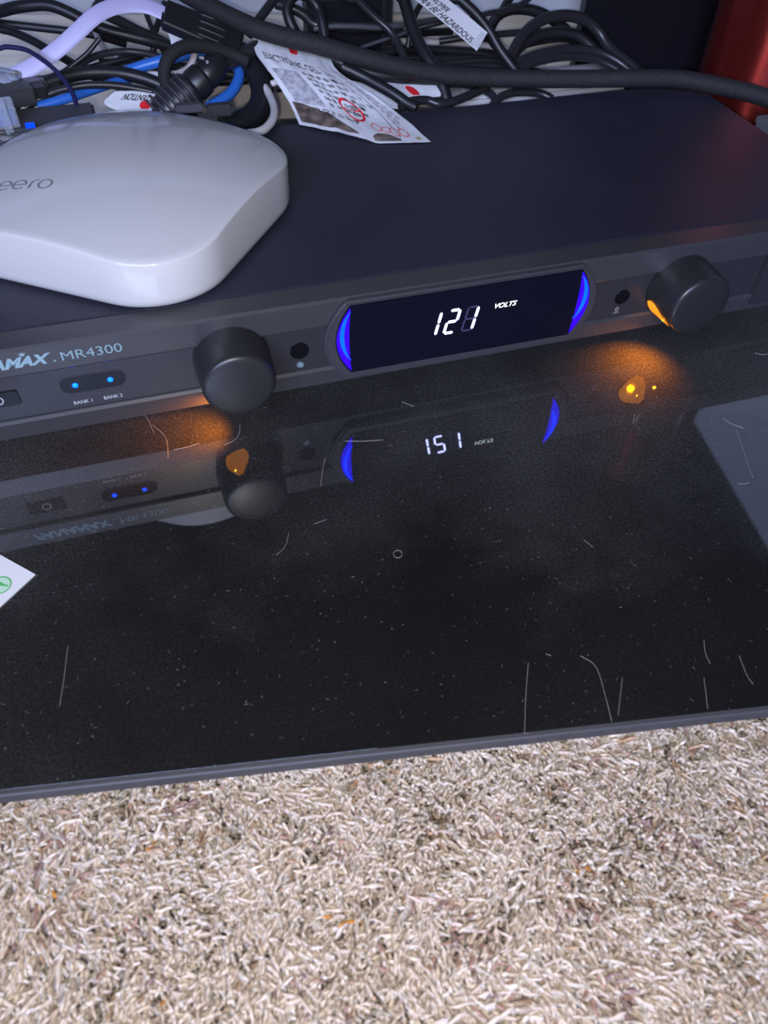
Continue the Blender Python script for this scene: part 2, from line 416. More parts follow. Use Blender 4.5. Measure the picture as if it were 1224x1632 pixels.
# dark cabinet beyond the right end of the stand (mirrored in the shelf)
# ================================================================== power conditioner
ZT = 55.4
pc = thing('power_conditioner', 'black rack power conditioner with blue display reading 121 volts on the black shelf', 'power conditioner', (0, 80, 0))
part('top_cover', *boxv(-236, 216, 12.6, 176.4, 11.5, ZT), M_TOP, pc, bevel=1.2)
XL = -236; XR = 216
prf = [(12.4, ZT-.1), (1.1, ZT-.1), (0, ZT-1.2), (.3, 43.2), (.7, 42.5), (2.6, 41.9), (2.8, 21.0), (1.3, 20.8), (.2, 19.7), (1.6, 11.3), (3, 11.1), (12.4, 11.1)]
part('front_panel', *prism(prf, lambda a, b, d: (d, a, b), XL, XR), M_PANEL, pc)
part('recessed_band', *boxv(XL+4, XR-4, 2.2, 3.2, 21.1, 41.8), M_BAND, pc)
for (x, y) in ((-185, 25), (185, 25), (-185, 155), (185, 155)):
    part('foot', *lathe([(0, 9), (1, 10), (11.6, 10)], (x, y, .02), (0, 0, 1), 24), M_FELT, pc)
FY = lambda y: (lambda a, b: (a, y, b))
DY = lambda a, b, d: (a, d, b)
# display pod
def barrel(x0, x1, bl, br, z0, z1, n=14):
    P = []
    for k in range(n+1):
        s = -1+2*k/n; P.append((x1+br*(1-s*s), z0+(z1-z0)*k/n))
    for k in range(n+1):
        s = 1-2*k/n; P.append((x0-bl*(1-s*s), z1-(z1-z0)*k/n))
    return P
pod = barrel(-59, 52, 9.5, 9.5, 14.6, 54.7)
part('display_bezel', *prism(pod, DY, 3, -2.6), M_POD, pc, bevel=1.1, seg=3)
lens = barrel(-57.3, 50.2, 6.6, 6.6, 18.6, 53.2)
part('display_lens', *prism(lens, DY, -1.5, -3.2), M_LENS, pc, bevel=.35)
def crescent(side, o0, o1, z0=20.2, z1=52.2, n=16, pw=1.0):
    P = []; xb = -57.2 if side < 0 else 50.1
    for k in range(n+1):
        s = -1+2*k/n; P.append((xb+side*o1*(1-s*s)**pw, z0+(z1-z0)*k/n))
    for k in range(n+1):
        s = 1-2*k/n; P.append((xb+side*o0*(1-s*s)**pw, z0+(z1-z0)*(1-k/n)))
    return P
for sd in (-1, 1):
    ar = part('light_arc', *prism(crescent(sd, .8, 6.2), DY, -3.1, -3.5), M_ARC, pc)
    part('light_tube', *prism(crescent(sd, 3.0, 4.9, 26 if sd < 0 else 28, 50.5, pw=.8), DY, -3.4, -3.75), M_ARCC, ar)
# seven-segment digits
def digit(x, segs, z0=31.0, w=5.8, h=12.6, th=1.15, sh=.20):
    g = .25; hh = h/2
    def seg(k):
        if k in 'ADG':
            zc = {'A': h-th/2, 'G': hh, 'D': th/2}[k]
            return [(th*.55+g, zc), (th+g, zc+th/2), (w-th-g, zc+th/2), (w-th*.55-g, zc), (w-th-g, zc-th/2), (th+g, zc-th/2)]
        xc = th/2 if k in 'EF' else w-th/2; a, b = (hh+g, h-th*.4-g) if k in 'BF' else (th*.4+g, hh-g)
        return [(xc, a), (xc+th/2, a+th/2), (xc+th/2, b-th/2), (xc, b), (xc-th/2, b-th/2), (xc-th/2, a+th/2)]
    out = []
    for k in segs:
        out.append(prism([(x+a+b*sh, z0+b) for a, b in seg(k)], DY, -3.18, -3.42))
    return merge(*out)
part('lit_digit', *digit(-23.6, 'BC'), M_SEG, pc, label='glowing white digit 1, first of three')
part('lit_digit', *digit(-14.9, 'ABGED'), M_SEG, pc, label='glowing white digit 2')
part('lit_digit', *digit(-6.2, 'BC'), M_SEG, pc, label='glowing white digit 1, last of three')
part('unlit_segment', *digit(-6.2, 'AFGED', th=.7), M_SEGOFF, pc, label='faint unlit segments')
decal('volts_lettering', text2d('VOLTS', 2.5, .35, .012, 1.05), M_SEGG, pc, lambda a, b: (8.4+a, -3.45, 40.6+b+a*.0))
# brand and model lettering on the upper lip
FRY = lambda z: .0+(55-z)*.025-.12
b_ = text2d('PANAMAX', 4.6, .42, .045, 1.13); wv = max(v[0] for v in b_[0])
decal('brand_lettering', b_, M_PRINT, pc, lambda a, b: (-176.7-wv+a, FRY(47+b), 46.9+b), label='pale blue brand lettering')
crown = ([(0, 0), (1.5, 0), (2.1, 1.7), (1.25, .9), (.9, 1.9), (.45, .9), (-.35, 1.6)], [(0, 1, 2, 3), (0, 3, 4, 5), (0, 5, 6)])
decal('crown_mark', crown, M_PRINT, pc, lambda a, b: (-187.6+a, FRY(52), 51.7+b))
decal('dot_mark', ([(0, 0), (.9, 0), (.9, .9), (0, .9)], [(0, 1, 2, 3)]), M_PRINT, pc, lambda a, b: (-176.5+a*.85, FRY(47), 46.9+b*.85))
t_ = text2d('MR4300', 4.4, 0, -.006, 1.0); tw_ = max(v[0] for v in t_[0]); k_ = 23.6/tw_
decal('model_lettering', t_, M_PRINT, pc, lambda a, b: (-173.9+a*k_, FRY(47+b), 46.7+b), label='pale thin model lettering')
# bank indicator window
def pill(cx, cz, hw, r, n=10):
    P = []
    for k in range(n+1): t = -math.pi/2+math.pi*k/n; P.append((cx+hw-r+r*math.cos(t), cz+r*math.sin(t)))
    for k in range(n+1): t = math.pi/2+math.pi*k/n; P.append((cx-hw+r+r*math.cos(t), cz+r*math.sin(t)))
    return P
part('indicator_rim', *prism(pill(-165.3, 32.8, 13.5, 4.15), DY, 2.3, 1.75), M_BAND, pc, bevel=.2)
iw = part('indicator_window', *prism(pill(-165.3, 32.8, 13.0, 3.7), DY, 2.3, 1.6), M_GLOSSB, pc, bevel=.15)
for x in (-172.3, -158.4):
    part('led', *lathe([(0, 1.15), (.5, 1.15), (.9, .8), (1.05, .3)], (x, 2.0, 33), (0, -1, 0), 20), M_BLUELED, iw, smooth=True, label='lit blue LED')
for s, x in (('BANK 1', -175.4), ('BANK 2', -163.2)):
    t_ = text2d(s, 1.75, 0, .015); k2 = 7.6/max(v[0] for v in t_[0])
    decal('indicator_lettering', t_, M_PRINTW, pc, lambda a, b: (x+a*k2, 2.1, 23.0+b))
# power button at the far left
def rrect(x0, x1, z0, z1, r, n=5):
    P = []
    for cx, cz, a0 in ((x1-r, z0+r, -90), (x1-r, z1-r, 0), (x0+r, z1-r, 90), (x0+r, z0+r, 180)):
        for k in range(n+1): t = math.radians(a0+90*k/n); P.append((cx+r*math.cos(t), cz+r*math.sin(t)))
    return P
pb = part('power_button', *prism(rrect(-211, -194.2, 28, 35.4, 1.3), DY, 2.4, 1.5), M_GLOSSB, pc, bevel=.3)
ring = lambda cx, cz, r0, r1, n=28: ([(cx+r*math.cos(2*math.pi*k/n), cz+r*math.sin(2*math.pi*k/n)) for r in (r0, r1) for k in range(n)], [(k, (k+1) % n, n+(k+1) % n, n+k) for k in range(n)])
decal('power_mark', ring(-202.4, 31.6, 1.6, 2.1), M_PRINTW, pb, FY(1.42))
# dimmer buttons beside the display
for cx, cz, r in ((-78.9, 31.2, 4.2), (78.4, 31.2, 3.9)):
    part('button_rim', *disc(cx, cz, r+.35, DY, 2.3, 1.95), M_BAND, pc, bevel=.12)
    part('round_button', *disc(cx, cz, r, DY, 2.3, 1.6), M_GLOSSB, pc, bevel=.35)
ast = merge(*[([(-.16*math.sin(t)+1.15*math.cos(t)*s*0+c1*math.cos(t)-w1*math.sin(t), c1*math.sin(t)+w1*math.cos(t)) for c1, w1 in ((.1, -.1), (1.7, -.3), (1.7, .3), (.1, .1))], [(0, 1, 2, 3)]) for s in (1,) for t in [k*math.pi/4 for k in range(8)]])
decal('asterisk_mark', ast, M_PRINT, pc, lambda a, b: (-79.0+a, 2.1, 23.7+b))
lm_ = merge(ring(0, .9, .5, .75, 16), ([(-.5, .15), (.5, .15), (.5, .35), (-.5, .35)], [(0, 1, 2, 3)]), *[([(x-.12+x*.3, -1.2), (x+.12+x*.3, -1.2), (x+.12, -.2), (x-.12, -.2)], [(0, 1, 2, 3)]) for x in (-.7, 0, .7)])
decal('lamp_mark', lm_, M_PRINTW, pc, lambda a, b: (77.4+a*1.25, 2.1, 23.6+b*1.25))
# front outlet cover at the right
part('outlet_cover', *prism(rrect(154, 207, 15, 46.5, 2), DY, 3, -.4), M_BAND, pc, bevel=.4)
# knobs with a lamp slot
def knob(cx, cz, slot_deg, slot_w, target, energy, led):
    prof = [(-1, 15.6), (.6, 16.2), (1.6, 16.2), (19.0, 15.0), (20.2, 14.8), (21.0, 14.3), (21.5, 13.5), (21.75, 12.4), (22.2, 8), (22.4, 3)]
    kb = part('lamp_knob', *lathe(prof, (cx, 2.6, cz), (0, -1, 0), 72), M_KNOB, pc, smooth=True)
    a0 = math.radians(slot_deg); V, F = [], []
    n, mseg = 12, 8
    for r_ in (.05, .45):
        for i in range(n+1):
            d = 2.5+15*i/n
            w = math.radians(slot_w)*math.sqrt(max(.02, math.sin(math.pi*min(1, (i/n*.72+.12)))))*(1-.75*(i/n)**1.5)
            R = 16.2-(d-1.6)*1.2/17.4+r_
            for j in range(mseg+1):
                an = a0+w*(-1+2*j/mseg); V.append((cx+R*math.cos(an), 2.6-d, cz+R*math.sin(an)))
    W_ = mseg+1; off = (n+1)*W_
    for i in range(n):
        for j in range(mseg):
            q = (i*W_+j, i*W_+j+1, (i+1)*W_+j+1, (i+1)*W_+j); F.append(tuple(k+off for k in q))
    part('lamp_lens', V, F, M_AMBER, kb, smooth=True, label='glowing amber lamp slot')
    for d, w in led:
        an = math.radians(w); R = 14.9
        part('led', *lathe([(0, 1.0), (.7, .9), (1.05, .4)], (cx+R*math.cos(an), 2.6-d, cz+R*math.sin(an)), (math.cos(an), 0, math.sin(an)), 14), M_AMBLED, kb, smooth=True, label='bright amber LED')
    p = (cx+17.4*math.cos(a0), -5.5, cz+17.4*math.sin(a0))
    l = lamp('knob_lamp', 'SPOT', uw(p), energy, (1.0, .26, .0), shadow_soft_size=.0015, spot_size=math.radians(110), spot_blend=1.0)
    aim(l, uw(target))
knob(-108.3, 34.0, 250, 26, (-134, -4, 0), .17, ((13.5, 243),))
knob(107.4, 33.6, 221, 35, (86, -13, 0), .22, ((13.0, 221), (14.2, 256)))

# ================================================================== white mesh router
def router():
    cx, cy, an = -137.29, 85.38, .93967; a, rc, H0, kk = 63.49, 33.95, 33.97, .002245
    rt = thing('mesh_router', 'white rounded-square wireless router sitting on the black unit', 'router', (cx, cy, ZT))
    def outline(n=14, m=10):
        P = []
        for q in range(4):
            s = [(1, 1), (-1, 1), (-1, -1), (1, -1)][q]
            for k in range(n+1):
                t = q*math.pi/2+k/n*math.pi/2; P.append(((a-rc)*s[0]+rc*math.cos(t), (a-rc)*s[1]+rc*math.sin(t)))
            s2 = [(1, 1), (-1, 1), (-1, -1), (1, -1)][(q+1) % 4]
            p = P[-1]; t = (q+1)*math.pi/2; e = ((a-rc)*s2[0]+rc*math.cos(t), (a-rc)*s2[1]+rc*math.sin(t))
            for k in range(1, m): P.append((p[0]+(e[0]-p[0])*k/m, p[1]+(e[1]-p[1])*k/m))
        return P
    O = outline(); n = len(O); ca, sa = math.cos(an), math.sin(an)
    place = lambda x, y, z: (cx+x*ca-y*sa, cy+x*sa+y*ca, z)
    dome = lambda x, y: ZT+H0-kk*(x*x+y*y)
    V, F = [], []
    rings = [('b', 1-4/63.5, .6), ('b', 1-2.2/63.5, .8), ('b', 1-.9/63.5, 1.9), ('b', 1-.2/63.5, 3.6), ('b', 1, 5.5), ('t', 1, -1.1), ('t', 1-.12/63.5, -.5), ('t', 1-.55/63.5, -.1), ('d', 1-1.3/63.5, 0)]
    rings += [('d', s, 0) for s in (.95, .9, .84, .77, .69, .6, .5, .39, .27, .14)]
    for kd, s, z in rings:
        for x, y in O:
            X, Y = x*s, y*s
            V.append(place(X, Y, ZT+z if kd == 'b' else dome(x, y)+z if kd == 't' else dome(X, Y)))
    for i in range(len(rings)-1):
        for k in range(n): F.append((i*n+k, i*n+(k+1) % n, (i+1)*n+(k+1) % n, (i+1)*n+k))
    F.append(tuple(range(n))[::-1]); V.append(place(0, 0, dome(0, 0))); c = len(V)-1; b0 = (len(rings)-1)*n
    for k in range(n): F.append((b0+k, b0+(k+1) % n, c))
    part('housing', V, F, M_WHITE, rt, smooth=True, sharp=.75)
    # logo: stroked letters on the dome, the shade of their relief painted grey
    def letters():
        S = []
        def arc(cx, a0, a1, n=14): return [(cx+1.0*math.cos(math.radians(a0+(a1-a0)*k/n)), 1+1.0*math.sin(math.radians(a0+(a1-a0)*k/n))) for k in range(n+1)]
        S.append([(-.95, 1)]+[(.0, 1)]+[(1, 1)]+arc(0, 0, 315)); S.append([(2.4-.95, 1), (2.4, 1), (3.4, 1)]+arc(2.4, 0, 315))
        S.append([(4.2, 0), (4.2, 1.0), (4.35, 1.55), (4.75, 1.9), (5.15, 2.0)]); S.append(arc(6.5, 90, 450, 20))
        return S
    l0 = np.array(atz(-3, 285.5, ZT+33)); l1 = np.array(atz(66, 291, ZT+33)); dx = (l1-l0)[:2]; sc = np.linalg.norm(dx)/6.6; dx /= np.linalg.norm(dx); dy = np.array([-dx[1], dx[0]])
    parts = []
    for s in letters():
        P3 = []
        for u, v in s:
            q = l0[:2]+dx*u*sc*1.0+dy*v*sc*1.05
            xr, yr = q-np.array([cx, cy]); zz = ZT+H0-kk*(xr*xr+yr*yr); P3.append((q[0], q[1], zz+.02))
        parts.append(tube(P3, .42, 8, 3, ry=.16, up=(0, 0, 1)))
    part('logo', *merge(*parts), M_LOGO_SHADE, rt, smooth=True, label='logo lettering with its relief shade painted grey')
    return place, dome
place_r, dome_r = router()

# ================================================================== red cylinder behind the right end
V, F = lathe([(0, 37), (1.5, 39.4), (4, 40), (326, 40), (329, 39.2), (330, 37)], (296, 211, .02), (0, 0, 1), 96)
red = part('red_cylinder', V, F, M_RED, None, smooth=True, sharp=.9)
tag(red, 'tall glossy dark red cylinder standing behind the right end of the black unit', 'cylinder')

# ================================================================== cards and lint on the shelf
def card(corner, e1, e2, w, h, name, label, cat):
    c = np.array(corner[:2]); u = np.array(e1[:2])-c; u /= np.linalg.norm(u); v = np.array([-u[1], u[0]])
    if (np.array(e2[:2])-c) @ v < 0: v = -v
    P = [c, c+u*w, c+u*w+v*h, c+v*h]
    cdo = part(name, *prism([tuple(p) for p in P], lambda a, b, d: (a, b, d), .05, .5), M_PAPER, None)
    tag(cdo, label, cat); return cdo, c, u, v
cdo, cc, cu, cv_ = card(atz(56, 915, .5), atz(0, 884, .5), atz(0, 978, .5), 86, 54, 'paper_card', 'white paper card with a round green emblem at the left on the shelf', 'card')
g0 = np.array(atz(0, 933, .5))[:2]; ga = (np.array(atz(15, 938, .5))[:2]-g0); r_em = np.linalg.norm(ga)
def emb(a, b): return (g0[0]+a*r_em, g0[1]+b*r_em, .58)
decal('emblem', ring(0, 0, .88, 1.0), M_GREEN, cdo, emb, label='green ring emblem')
decal('emblem_fill', disc(0, 0, .86, lambda a, b, d: (a, b), 0, 0)[0] and ([(.86*math.cos(k*math.pi/16), .86*math.sin(k*math.pi/16)) for k in range(32)], [tuple(range(32))]), M_PGREEN, cdo, lambda a, b: (g0[0]+a*r_em, g0[1]+b*r_em, .55), label='pale green emblem ground')
leaf = ([(-.75, .1), (-.3, .42), (.1, .30), (.35, .02), (.72, -.22), (.66, -.34), (.28, -.16), (.02, -.05), (-.35, -.12)], [(0, 1, 2, 8), (2, 3, 7, 8), (3, 4, 5, 6), (3, 6, 7)])
decal('emblem_figure', leaf, M_GREEN, cdo, lambda a, b: (g0[0]+a*r_em, g0[1]+b*r_em, .62), label='green figure inside the emblem')

# lint and hairs: one stuff object, plus the larger hairs the photo shows
LV, LF = [], []
def addlint(P, r):
    global LV, LF
    V, F = tube(P, r, 4, 4); n = len(LV); LV += V; LF += [tuple(i+n for i in q) for q in F]
def hair_px(pts, r=.09):
    addlint([tuple(atz(x, y, .18)) for x, y in pts], r)
for pts in ([(243, 677), (258, 690), (266, 703), (268, 730)], [(277, 717), (300, 712), (318, 706)], [(358, 709), (374, 701), (382, 688), (382, 677)],
            [(1152, 666), (1165, 675), (1186, 683)], [(1203, 562), (1212, 565), (1224, 564)], [(1176, 771), (1186, 771), (1194, 769)], [(1173, 685), (1182, 710), (1190, 735), (1200, 762)],
            [(1012, 660), (1010, 668), (1009, 675)], [(842, 1056), (838, 1110), (836, 1170)], [(925, 1045), (950, 1063), (965, 1110), (975, 1150)],
            [(870, 1042), (878, 1045)], [(1122, 1020), (1124, 1040), (1132, 1058)], [(1178, 1045), (1190, 1075), (1200, 1090)], [(1122, 1080), (1128, 1130)],
            [(518, 730), (514, 750), (511, 775)], [(550, 703), (580, 703), (610, 701)], [(500, 835), (520, 828)], [(440, 885), (455, 870), (460, 850)],
            [(108, 1030), (102, 1080), (95, 1125)], [(190, 630), (230, 660), (245, 690)], [(985, 1140), (992, 1080)], [(930, 860), (945, 872)], [(640, 640), (660, 648)]):
    hair_px(pts, .06 if pts[0][1] > 800 else .09)
addlint([tuple(atz(634+7*math.cos(t), 883+6*math.sin(t), .2)) for t in np.linspace(0, 6.0, 12)], .08)
for _ in range(330):
    x = random.uniform(0, 1224); y = random.uniform(600, 1180)**1.0
    if y < 720-.17*x: continue
    c = atz(x, y, .15); a = random.uniform(0, 6.28); l = random.uniform(.3, 1.5); k = random.uniform(-.8, .8)
    addlint([(c[0]+math.cos(a+k*t)*l*t, c[1]+math.sin(a+k*t)*l*t, .15) for t in (0, .5, 1)], random.uniform(.015, .03))
lint = part('lint', LV, LF, M_HAIR, None); lint['kind'] = 'stuff'; tag(lint, 'pale hairs and dust lint scattered on the black shelf', 'dust')

# ================================================================== tangle behind the unit
def cab(name, label, m, r, pts, ry=None, up=None, sub=8, sides=12, group=None, cat='cable', raw=None):
    P = [tuple(aty(*p)) for p in pts] if raw is None else raw
    def tail(p, q):                                    # carry an end that leaves the picture on to where it would go
        if q[1] < -5: return [(p[0], min(p[1]+14, 300), p[2]+70), (p[0]-3, 304, 312)]
        if q[0] < -20: return [(p[0]-40, p[1]+1, p[2]+1)]
        if q[0] > 1260: return [(p[0]+22, p[1]-26, 24), (p[0]+55, p[1]-48, r+3), (p[0]+110, p[1]-60, r+2)]
        return []
    if raw is None: P = tail(P[0], pts[0])[::-1]+P+tail(P[-1], pts[-1])
    o = part(name, *tube(P, r, sides, sub, ry=ry, up=up), m, None, smooth=True, sharp=1.0)
    tag(o, label, cat, group); return o

# -- long thick sleeved cord across the front of the tangle
cab('thick_power_cable', 'thick black sleeved cord arching over the tangle and across the red cylinder', M_BRAID, 5.0,
    [(215, -70, 262), (290, -14, 250), (345, 16, 236), (400, 42, 222), (450, 58, 214), (500, 70, 208), (560, 87, 203), (610, 101, 200), (650, 110, 198), (720, 121, 195), (800, 125, 190), (900, 126, 181), (1000, 125, 171), (1080, 126, 163), (1150, 138, 152), (1224, 157, 138), (1290, 190, 118)], sides=16)
# -- left group
cab('power_cable', 'black cord running from the top left corner down behind the lilac-lit flat cable', M_CABLE, 3.3,
    [(-40, 26, 300), (0, 18, 292), (30, 11, 285), (75, 8, 280), (110, 20, 276), (140, 36, 272), (170, 48, 268), (210, 58, 266), (250, 68, 266), (300, 82, 270), (340, 110, 280)])
cab('power_cable', 'nearly straight black cord below the top left one, ending behind the lilac-lit flat cable', M_CABLE, 2.3,
    [(-40, 32, 315), (0, 37, 308), (35, 41, 304), (70, 45, 302), (105, 49, 300), (150, 56, 300), (200, 70, 305)])
cab('power_cable', 'black cord sloping down from the left edge under the lilac-lit flat cable', M_CABLE, 2.4,
    [(-40, 36, 300), (0, 46, 292), (20, 51, 288), (50, 64, 280), (75, 78, 272), (100, 92, 262), (125, 107, 252), (150, 122, 245), (190, 138, 245)])
cab('thin_navy_cable', 'thin navy cable curving over the lower end of the lilac-lit flat cable', M_NAVY, 1.25,
    [(-40, 92, 232), (0, 77, 228), (15, 75, 226), (40, 79, 222), (60, 90, 217), (85, 109, 210), (104, 130, 204), (117, 152, 198), (123, 172, 192)])
cab('flat_network_cable', 'white flat network cable painted lilac-lit rising from the left to a black ribbed plug', M_LILAC_LIT, 4.1,
    [(18, 124, 226), (40, 112, 226), (65, 98, 227), (95, 76, 228), (122, 52, 230), (148, 28, 233), (172, 14, 236), (200, 8, 238), (230, 9, 238), (255, 18, 236), (275, 28, 234)], ry=.9, up=(.25, -.75, .6), sides=14)
cab('black_cable', 'black cord running along the upper left edge of the lilac-lit flat cable', M_CABLE2, 2.4,
    [(175, -40, 275), (163, -8, 268), (150, 20, 262), (130, 44, 256), (112, 62, 250), (92, 78, 246), (66, 95, 243), (40, 108, 241), (10, 120, 240), (-30, 138, 240)])
cab('black_cable', 'thin black cord along the lower right edge of the lilac-lit flat cable', M_CABLE2, 1.3,
    [(158, 62, 242), (140, 84, 240), (118, 102, 238), (98, 116, 236), (70, 128, 234), (40, 142, 234)])
cab('grey_cable', 'short pale grey cable standing between the lilac-lit cable and the blue cable', M_GCAB, 1.7,
    [(150, 48, 300), (160, 68, 292), (172, 86, 285), (188, 110, 280), (200, 128, 278)])
cab('black_cable', 'slim black cord making a low arch behind the router', M_CABLE2, 1.9,
    [(100, 132, 232), (118, 112, 238), (140, 95, 244), (165, 86, 248), (195, 82, 250), (225, 84, 250), (255, 91, 250), (285, 102, 250)])
cab('black_cable', 'broad black cord arching low just behind the router', M_CABLE, 3.6,
    [(20, 166, 215), (60, 140, 220), (95, 125, 224), (130, 117, 227), (165, 115, 228), (200, 118, 228), (235, 127, 226), (265, 140, 223), (300, 160, 218)])
cab('black_cable', 'slim black cord arching below the broad one behind the router', M_CABLE2, 2.0,
    [(40, 172, 208), (75, 151, 211), (110, 140, 213), (150, 135, 214), (190, 137, 214), (230, 144, 213), (262, 152, 211), (290, 165, 208)])
cab('blue_network_cable', 'blue network cable lying low behind the router on the left', M_BLUEC, 2.5,
    [(60, 170, 206), (85, 163, 208), (115, 154, 211), (145, 144, 216), (175, 134, 222), (210, 124, 232)])
cab('blue_network_cable', 'blue network cable passing through the black cord loop and round the plug', M_BLUEC, 3.1,
    [(175, 124, 240), (205, 113, 238), (235, 103, 236), (265, 95, 236), (300, 86, 238), (335, 84, 240), (365, 94, 236), (381, 116, 224), (374, 140, 214), (356, 158, 206), (334, 170, 200)])
cab('off_white_cable', 'off-white cable curling inside the black cord loop', M_WCAB, 1.9,
    [(180, 112, 248), (215, 115, 243), (245, 119, 236), (275, 119, 232), (298, 110, 230), (308, 94, 231), (311, 76, 234), (312, 56, 240)])
cab('black_cord_loop', 'matte black cord bent into a round loop above the ribbed plug', M_FELT, 3.6,
    [(278, 160, 208), (266, 138, 208), (262, 115, 209), (268, 94, 211), (284, 79, 214), (308, 73, 217), (335, 76, 219), (365, 84, 220), (395, 98, 218)], sides=14)
cab('black_cable', 'black cord with a braided sheen behind the lilac-lit cable, second from the wall', M_BRAID, 3.0,
    [(150, 8, 310), (170, 24, 305), (195, 36, 298), (222, 50, 292), (250, 62, 286), (285, 80, 280), (320, 100, 276)])
cab('black_cable', 'thin black cord dropping steeply under the arch of the lilac-lit cable', M_CABLE2, 1.7,
    [(224, -10, 316), (231, 15, 306), (238, 35, 298), (247, 55, 292), (262, 85, 290)])
cab('black_cable', 'short black cord dropping beside the flat plug', M_CABLE2, 1.9,
    [(262, 5, 312), (256, 25, 302), (249, 45, 296), (244, 66, 292), (246, 90, 290)])
# -- ribbed moulded plug with its cord
def ribbed_plug():
    a = np.array(aty(238, 204, 200)); b = np.array(aty(352, 98, 217)); ax = b-a; L = np.linalg.norm(ax); ax /= L
    t = thing('ribbed_plug', 'black moulded plug with a ribbed grip standing behind the router', 'plug', tuple(a))
    part('grip', *lathe([(-6, 6.5), (0, 9.6), (L*.56, 10.6), (L*.60, 8.6)], a, ax, 32), M_CABLE2, t, smooth=True, sharp=.6)
    for k in range(7):
        d = L*(.12+.064*k); part('rib', *lathe([(d, 9.6), (d+.5, 12.2), (d+1.5, 12.2), (d+2.0, 9.6)], a, ax, 32), M_RIB, t, smooth=True, sharp=.6)
    part('collar', *lathe([(L*.60, 8.0), (L*.64, 8.9), (L*.74, 8.7), (L*.77, 7.6), (L*.80, 8.1), (L*.92, 7.4), (L*.98, 5.8), (L*1.03, 4.6)], a, ax, 32), M_BLACK, t, smooth=True, sharp=.5)
    for s in (-1, 0, 1):
        u = np.cross(ax, [0, 0, 1.]); u /= np.linalg.norm(u); w = np.cross(u, ax); w = w if w[1] < 0 else -w
        c = a+ax*L*.85+(w*math.cos(s*.55)+u*math.sin(s*.55))*7.5
        part('pin_notch', *boxv(c[0]-.7, c[0]+.7, c[1]-.4, c[1]+.4, c[2]-1.6, c[2]+1.6), M_GCAB, t, bevel=.15)
ribbed_plug()
cab('plug_cable', 'short thick black cord rising from the ribbed plug to the white sachet', M_CABLE2, 4.2,
    [(346, 108, 219), (362, 100, 222), (382, 90, 225), (402, 80, 228), (420, 70, 234), (440, 58, 244)])
cab('thick_black_cable', 'thick black cord curving down beside the left sachet edge to the router', M_CABLE, 6.8,
    [(372, 92, 240), (398, 104, 230), (412, 124, 222), (418, 146, 214), (414, 170, 206), (400, 188, 199), (380, 198, 194), (355, 204, 191)], sides=14)
cab('router_power_cable', 'white cable looping into the back of the white router', M_WCAB, 2.3,
    [(395, 213, 161), (410, 211, 161), (424, 204, 165), (435, 190, 174), (437, 172, 188), (430, 152, 203), (421, 138, 212), (415, 126, 222)])
cab('grey_cable', 'short grey cable end beside the left edge of the large white sachet', M_WCAB, 1.8,
    [(425, 137, 216), (437, 132, 214), (450, 129, 216), (470, 126, 222)])
def small_plug(px, py, Y, w, d, h, name, label, m):
    c = atz(px, py, ZT) if Y is None else aty(px, py, Y)
    t = part(name, *boxv(c[0]-w/2, c[0]+w/2, c[1], c[1]+d, c[2], c[2]+h), m, None, bevel=min(w, h)*.18); tag(t, label, 'plug'); return t
small_plug(303, 181, 180, 15, 6, 4, 'grey_plug', 'small dark grey plug tucked between router and ribbed plug', mat('dark_grey_plug', (.07, .07, .085), .5))
small_plug(352, 187, 180, 14, 6, 6, 'hexagonal_plug', 'small black plug right of the grey one behind the router', M_PANEL)
# -- flat black plug ending the lilac-lit cable
def flat_plug():
    a = np.array(aty(258, 22, 237)); b = np.array(aty(385, 74, 230)); ax = b-a; L = np.linalg.norm(ax); ax /= L
    u = np.cross(ax, [0, -.6, .8]); u /= np.linalg.norm(u); w = np.cross(u, ax)
    w = w if w[2] > 0 else -w
    t = thing('flat_plug', 'black flat plug with moulded ridges at the end of the lilac-lit cable', 'plug', tuple(a))
    def tb(d0, d1, hw0, hw1, hh):
        V = []
        for d, hw in ((d0, hw0), (d1, hw1)):
            for sx, sz in ((-1, -1), (1, -1), (1, 1), (-1, 1)): V.append(tuple(a+ax*d+u*hw*sx+w*hh*sz))
        return V, [(0, 1, 2, 3), (7, 6, 5, 4), (0, 4, 5, 1), (1, 5, 6, 2), (2, 6, 7, 3), (3, 7, 4, 0)]
    part('plug_body', *tb(0, L, 7.5, 9, 4.2), M_BLACK, t, bevel=1.6, seg=3)
    for k in range(4):
        part('ridge', *tube([tuple(a+ax*L*(.42)+u*(-6+4*k)+w*4.2), tuple(a+ax*L*.62+u*(-6.2+4.1*k)+w*4.4), tuple(a+ax*L*.8+u*(-6.4+4.2*k)+w*4.2)], 1.0, 8, 3), M_BLACK, t, smooth=True)
flat_plug()
cab('black_cable', 'black cord leaving the flat black plug towards the ribbed plug', M_CABLE, 3.4,
    [(372, 70, 231), (392, 80, 233), (415, 92, 236), (450, 110, 245)])
